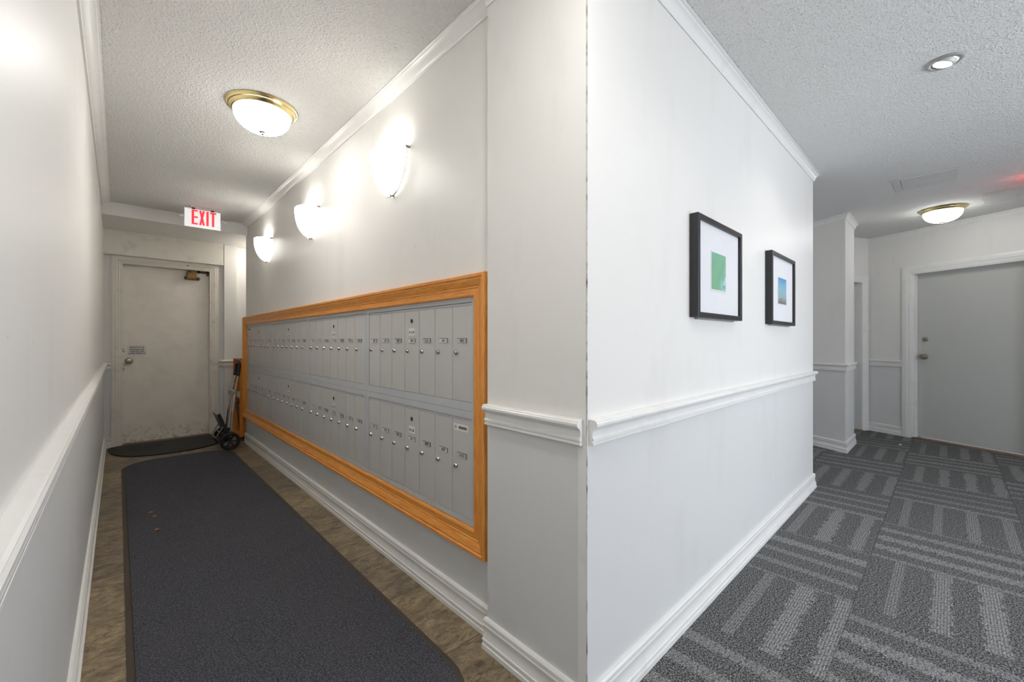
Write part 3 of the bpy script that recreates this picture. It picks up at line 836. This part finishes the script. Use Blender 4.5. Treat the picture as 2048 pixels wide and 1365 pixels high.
def downlight(loc, label, tilt, az, power):
    t = tag(empty('recessed_light', loc), label, 'recessed light')
    x, y, z = loc
    lathe_obj('trim_ring', [(.044, -.001), (.062, -.001), (.064, -.004), (.060, -.008), (.052, -.009), (.044, -.006)], loc, M['grey_trim'], t, 'Z', 48)
    R = Matrix.Translation(loc) @ Matrix.Rotation(az, 4, 'Z') @ Matrix.Rotation(tilt, 4, 'Y')
    bm = B(); add_lathe(bm, [(.030, -.010), (.034, -.014), (.040, -.012), (.043, -.004), (.044, .004)], (0, 0, 0), 48); bm.transform(R)
    obj('eyeball', bm, M['white_metal'], t, 40)
    bm = B(); add_lathe(bm, [(0, -.0095), (.031, -.0095), (.031, -.007), (0, -.007)], (0, 0, 0), 48); bm.transform(R)
    obj('lens', bm, M['spot'], t)
    l = bpy.data.lights.new('downlight_lamp', 'SPOT'); l.energy = power; l.spot_size = math.radians(110); l.spot_blend = .6; l.shadow_soft_size = .03; l.color = (1, .97, .93)
    o = bpy.data.objects.new('downlight_lamp', l); COL.objects.link(o); o.parent = t
    o.matrix_local = Matrix.Rotation(az, 4, 'Z') @ Matrix.Rotation(tilt, 4, 'Y') @ Matrix.Translation((0, 0, -.02))
    return t
downlight((2.785, .02, ZC), 'white eyeball recessed light in the ceiling beside the picture wall', math.radians(18), PI * .5 + PI, K_SPOT * 3)
downlight((1.35, -.25, ZC), 'white eyeball recessed light above the near end of the picture wall', math.radians(18), PI * .5 + PI, K_SPOT * 3)

# ---------------------------------------------------------------- wall sconces
def sconce(yc, label):
    t = tag(empty('wall_sconce', (XM, yc, 1.90)), label, 'wall light', 'white glass sconces above the mailboxes')
    HW, DEP, H0, H1 = .152, .108, 1.900, 2.102
    def pt(v, a, k=1.0):
        f = (1 - (1 - v) ** 2.3) ** .56
        return (XM - .006 - DEP * f * math.sin(a) * k, yc + HW * f * math.cos(a) * k, H0 + (H1 - H0) * v + .010 * math.sin(a) * v)
    bm = B(); nv, na = 20, 24
    g = [[bm.verts.new(pt(min(1.0, (j / nv) ** 1.6 + .002), PI * i / na)) for i in range(na + 1)] for j in range(nv + 1)]
    for j in range(nv):
        for i in range(na): bm.faces.new((g[j][i], g[j][i + 1], g[j + 1][i + 1], g[j + 1][i]))
    bmesh.ops.solidify(bm, geom=bm.faces[:], thickness=.003)
    obj('glass_shade', bm, M['sconce'], t, 60)
    bm = B()
    for off in (.007, .014):
        pa = [];
        for j in range(28):
            q = -1 + 2 * j / 27
            v = min(1, abs(q) ** 1.7)
            f = (1 - (1 - v) ** 2.3) ** .56
            y = yc + (HW + off) * f * (1 if q > 0 else -1)
            pa.append((XM - .010 - (.010 if off > .01 else 0), y, H0 - off * (1 - v) + (H1 - H0 - .002) * v))
        add_tube(bm, pa, .0022, 8)
    obj('wire_rail', bm, M['satin'], t, 60)
    for s in (1, -1):
        lathe_obj('knob', [(0, 0), (.007, 0), (.007, .020), (.005, .023), (0, .023)], (XM, yc + s * (HW + .006), 2.098), M['aged'], t, '-X', 16)
    lathe_obj('knob', [(0, 0), (.007, 0), (.007, .022), (0, .026)], (XM, yc, 1.897), M['satin'], t, '-X', 16)
    obj('back_plate', box(XM - .006, XM, yc - .05, yc + .05, 1.96, 2.06), M['white_metal'], t)
    l = bpy.data.lights.new('sconce_lamp', 'POINT'); l.energy = K_PT; l.shadow_soft_size = .02; l.color = (1, .98, .95)
    o = bpy.data.objects.new('sconce_lamp', l); COL.objects.link(o); o.parent = t; o.location = (-.05, 0, .165)
sconce(1.995, 'white glass wall sconce nearest the white column, largest of the three')
sconce(3.25, 'white glass wall sconce in the middle of the row of three')
sconce(4.505, 'white glass wall sconce nearest the exit door')

# ---------------------------------------------------------------- exit signs
def exit_sign(loc, label, lamps=True, rz=0):
    """local: faces -Y, sign width .285, top at z=-.022 below the ceiling"""
    t = tag(empty('exit_sign', loc, rz), label, 'exit sign')
    def L(bm, name, mat, sm=None): return obj(name, bm, mat, t, sm, True)
    bm = B(); add_box(bm, -.1425, .1425, -.008, .008, -.197, -.022, .002); L(bm, 'sign_panel', M['exit_face'])
    def mp(u, v, h): return (u, -.0085 - h, v)
    bm = B()
    def q(*pts): bm.faces.new([bm.verts.new(mp(a, b, .0006)) for a, b in pts])
    z0, z1, w = -.172, -.030, .019
    x = -.088; q((x, z0), (x + w, z0), (x + w, z1), (x, z1))
    for z in (z0, (z0 + z1) / 2 - .0075, z1 - .016): q((x + w, z), (x + .048, z), (x + .048, z + .016), (x + w, z + .016))
    x = -.030; W = .046
    q((x, z0), (x + w * .9, z0), (x + W, z1), (x + W - w * .9, z1)); 
    bm2pts = ((x + W - w * .9, z0), (x + W, z0), (x + w * .9, z1), (x, z1))
    bm.faces.new([bm.verts.new(mp(a, b, .0009)) for a, b in bm2pts])
    x = .027; q((x, z0), (x + w, z0), (x + w, z1), (x, z1))
    x = .056; q((x, z1 - .017), (x + .050, z1 - .017), (x + .050, z1), (x, z1)); q((x + .0155, z0), (x + .0345, z0), (x + .0345, z1 - .017), (x + .0155, z1 - .017))
    L(bm, 'exit_lettering', M['exit_red'])
    bm = B(); add_box(bm, -.10, .10, -.035, .035, -.014, 0, .004); add_box(bm, -.12, .12, -.012, .012, -.024, -.012); L(bm, 'canopy', M['white_metal'])
    for s in (-1, 1):
        bm = B(); add_box(bm, s * .075 - .014, s * .075 + .014, -.016, .016, -.026, -.008, .003); L(bm, 'bracket', M['iron'])
        if lamps:
            bm = B(); add_lathe(bm, [(.010, .016), (.021, .010), (.024, 0), (.022, -.008), (.018, -.006), (.010, -.003), (.006, -.008), (0, -.008)], (0, 0, 0), 28)
            bm.transform(Matrix.Translation((s * .176, -.01, -.105)) @ Matrix.Rotation(math.radians(28), 4, 'X') @ Matrix.Rotation(s * math.radians(12), 4, 'Y'))
            add_tube(bm, [(s * .142, 0, -.10), (s * .160, 0, -.100)], .005, 8)
            L(bm, 'lamp_head', M['white_metal'], 40)
    return t
exit_sign((.602, 5.03, ZC), 'red and white EXIT sign with two lamp heads on the corridor ceiling')
ex2 = exit_sign((5.18, -.62, ZC), 'red and white EXIT sign hanging from the ceiling by the far door', False, math.radians(-60))
l = bpy.data.lights.new('exit_glow', 'POINT'); l.energy = .22; l.color = (1, .04, .04); l.shadow_soft_size = .04
o = bpy.data.objects.new('exit_glow', l); COL.objects.link(o); o.parent = ex2; o.location = (-.10, .08, -.10)

# ---------------------------------------------------------------- access panels on the ceiling
tag(obj('access_panel', (lambda b: (add_box(b, 4.575, 4.905, -.04, .275, ZC - .004, ZC, .001), add_box(b, 4.56, 4.92, .283, .325, ZC - .003, ZC), b)[-1])(B()), M['smooth_patch']), 'smooth grey square access panel in the textured ceiling', 'access panel')
tag(obj('ceiling_patch', (lambda b: (add_box(b, 5.54, 5.80, -.44, -.20, ZC - .004, ZC, .001), add_box(b, 5.81, 5.95, -.42, -.22, ZC - .003, ZC), b)[-1])(B()), M['smooth_patch']), 'cracked flat plaster patch in the ceiling behind the ribbed bowl light', 'ceiling patch')

# ---------------------------------------------------------------- pictures
def picture(x0, label, art, ax0, ax1, az0, az1):
    x1, z0, z1 = x0 + .515, 1.238, 1.662
    t = tag(empty('framed_picture', ((x0 + x1) / 2, YR, z0)), label, 'picture', 'black framed pictures on the white wall')
    pf = [(0, .002), (0, .036), (.002, .037), (.019, .037), (.021, .036), (.021, .020), (.028, .020), (.028, .002)]
    for s, nm in (('T', 'frame_top'), ('B', 'frame_bottom'), ('L', 'frame_side'), ('R', 'frame_side')):
        obj(nm, frame_side(Mright, x0, x1, z0, z1, pf, s), M['frame'], t)
    obj('mat_board', box(x0 + .021, x1 - .021, YR - .024, YR - .016, z0 + .021, z1 - .021), M['mount'], t)
    bm = B(); add_box(bm, ax0 - .006, ax1 + .006, YR - .0262, YR - .0235, az0 - .006, az1 + .006); obj('print_border', bm, M['paper'], t)
    obj('art_print', box(ax0, ax1, YR - .0275, YR - .0255, az0, az1), M[art], t)
    bm = B(); add_box(bm, x0 + .05, x1 - .05, YR - .014, YR - .001, z0 - .006, z0 + .012); obj('wall_bumper', bm, M['grey_trim'], t)
picture(1.699, 'black framed print of a green field, nearer the column corner', 'art1', 1.862, 2.022, 1.366, 1.527)
picture(2.712, 'black framed print of a blue sky over grey shore, farther from the column corner', 'art2', 2.874, 3.046, 1.366, 1.523)

# ---------------------------------------------------------------- open oak box in the niche, with its bin and papers
t = tag(empty('oak_cabinet', (1.2, 5.71, .05)), 'open-sided orange oak box standing at the far end of the mailbox wall', 'cabinet')
obj('side_panel', box(1.000, 1.40, 5.520, 5.538, .052, .922, .001), M['oak_box'], t)
obj('side_panel', box(1.000, 1.40, 5.890, 5.908, .052, .922, .001), M['oak_box'], t)
obj('top_panel', box(1.000, 1.40, 5.520, 5.908, .922, .932, .001), M['oak_dark'], t)
obj('back_panel', box(1.385, 1.40, 5.538, 5.890, .052, .922), M['oak_box'], t)
obj('bottom_panel', box(1.000, 1.40, 5.538, 5.890, .052, .07), M['oak_box'], t)
obj('shelf', box(1.015, 1.385, 5.538, 5.890, .47, .485), M['oak_dark'], t)
obj('plinth', box(1.03, 1.38, 5.54, 5.89, 0, .052), M['black'], t)
bm = B()
vb = [bm.verts.new(p) for p in ((1.05, 5.565, .071), (1.33, 5.565, .071), (1.33, 5.86, .071), (1.05, 5.86, .071))]
vt = [bm.verts.new(p) for p in ((1.02, 5.545, .40), (1.36, 5.545, .40), (1.36, 5.885, .40), (1.02, 5.885, .40))]
bm.faces.new(vb)
for i in range(4): bm.faces.new((vb[i], vb[(i + 1) % 4], vt[(i + 1) % 4], vt[i]))
bmesh.ops.solidify(bm, geom=bm.faces[:], thickness=.004)
add_tube(bm, [(1.02, 5.545, .40), (1.36, 5.545, .40), (1.36, 5.885, .40), (1.02, 5.885, .40)], .005, 8, 0, True)
tag(obj('waste_bin', bm, M['grey_plastic']), 'smoky grey plastic bin standing inside the oak box', 'bin')
bm = B()
for k in range(6):
    add_box(bm, 1.02 + .004 * (k % 3), 1.28, 5.56, 5.86 - .01 * (k % 2), .486 + k * .009, .493 + k * .009, mi=k % 2)
tag(obj('paper_stack', bm, [M['paper'], M['plate']]), 'stack of discarded white mail on the shelf of the oak box', 'papers')

# ---------------------------------------------------------------- hand truck
t = tag(empty('hand_truck', (.85, 5.27, 0)), 'folding hand truck with chrome rails and black grip leaning by the oak box', 'hand truck')
def wheel(y):
    bm = B(); c = (.842, y, .091)
    add_lathe(bm, [(.060, -.016), (.078, -.019), (.088, -.013), (.090, 0), (.088, .013), (.078, .019), (.060, .016), (.060, -.016)], c, 40, 0, 'Y')
    wh = obj('wheel', bm, M['rubber_black'], t, 40)
    bm = B(); add_lathe(bm, [(.060, -.006), (.060, .006)], c, 40, 0, 'Y')
    add_lathe(bm, [(0, -.024), (.016, -.024), (.018, -.012), (.018, .012), (.016, .024), (0, .024)], c, 20, 0, 'Y')
    for k in range(6):
        a = PI / 3 * k
        add_tube(bm, [(c[0] + .015 * math.cos(a), y, c[2] + .015 * math.sin(a)), (c[0] + .061 * math.cos(a), y, c[2] + .061 * math.sin(a))], .007, 8)
    obj('hub', bm, M['black'], wh, 40)
wheel(5.125); wheel(5.515)
bm = B(); add_tube(bm, [(.842, 5.10, .091), (.842, 5.54, .091)], .006); obj('axle', bm, M['satin'], t)
bm = B()   # lower frame: inverted U
pa = [Vector((.853, 5.20, .12)), Vector((.892, 5.20, .53))] + arc((.892, 5.20, .53), (.899, 5.20, .595), (.899, 5.25, .597), 6)[1:] + arc((.899, 5.39, .597), (.899, 5.44, .595), (.892, 5.44, .53), 6) + [Vector((.853, 5.44, .12))]
add_tube(bm, pa, .0115, 12); obj('lower_rail', bm, M['chrome'], t, 40)
bm = B()   # telescoping upper rails
for yy in (5.245, 5.405):
    add_tube(bm, [(.892, yy, .50), (.934, yy, .775)], .009, 12)
add_tube(bm, [(.917, 5.245, .665), (.917, 5.405, .665)], .004, 8)
obj('upper_rail', bm, M['chrome'], t, 40)
bm = B()
pa = [Vector((.931, 5.245, .755)), Vector((.942, 5.245, .83))] + arc((.942, 5.245, .83), (.950, 5.245, .90), (.950, 5.325, .90), 8)[1:] + arc((.950, 5.325, .90), (.950, 5.405, .90), (.942, 5.405, .83), 8)[1:] + [Vector((.931, 5.405, .755))]
add_tube(bm, pa, .017, 12); obj('grip', bm, M['black'], t, 40)
bm = B()
for yy in (5.215, 5.432): add_box(bm, .876, .916, yy - .02, yy + .02, .55, .60, .006)
add_box(bm, .885, .91, 5.22, 5.43, .565, .585, .004); obj('clamp', bm, M['satin'], t)
bm = B()   # folded nose plate
R = Matrix.Translation((.852, 5.32, .150)) @ Matrix.Rotation(math.radians(-20), 4, 'Y')
add_box(bm, -.034, -.002, -.135, .135, 0, .245, .004, 0, R)
obj('nose_plate', bm, M['black'], t)
bm = B(); add_box(bm, -.035, -.003, -.133, .133, .245, .253, .002, 0, R); obj('plate_edge', bm, M['aged'], t)
bm = B()
for yy in (5.19, 5.45):
    add_tube(bm, [(.802, yy, .032), (.728, yy, .132), (.792, yy, .24)], .007, 8)
add_tube(bm, [(.728, 5.19, .132), (.728, 5.45, .132)], .007, 8); add_tube(bm, [(.792, 5.19, .24), (.792, 5.45, .24)], .006, 8); add_tube(bm, [(.760, 5.19, .186), (.760, 5.45, .186)], .005, 8)
add_tube(bm, [(.802, 5.19, .032), (.842, 5.19, .091)], .007, 8); add_tube(bm, [(.802, 5.45, .032), (.842, 5.45, .091)], .007, 8)
obj('foot_frame', bm, M['satin'], t, 40)
bm = B(); add_box(bm, .795, .875, 5.20, 5.44, .085, .165, .01); obj('axle_bracket', bm, M['black'], t)
t.location.z = .0105    # the near wheel stands on the end of the runner mat
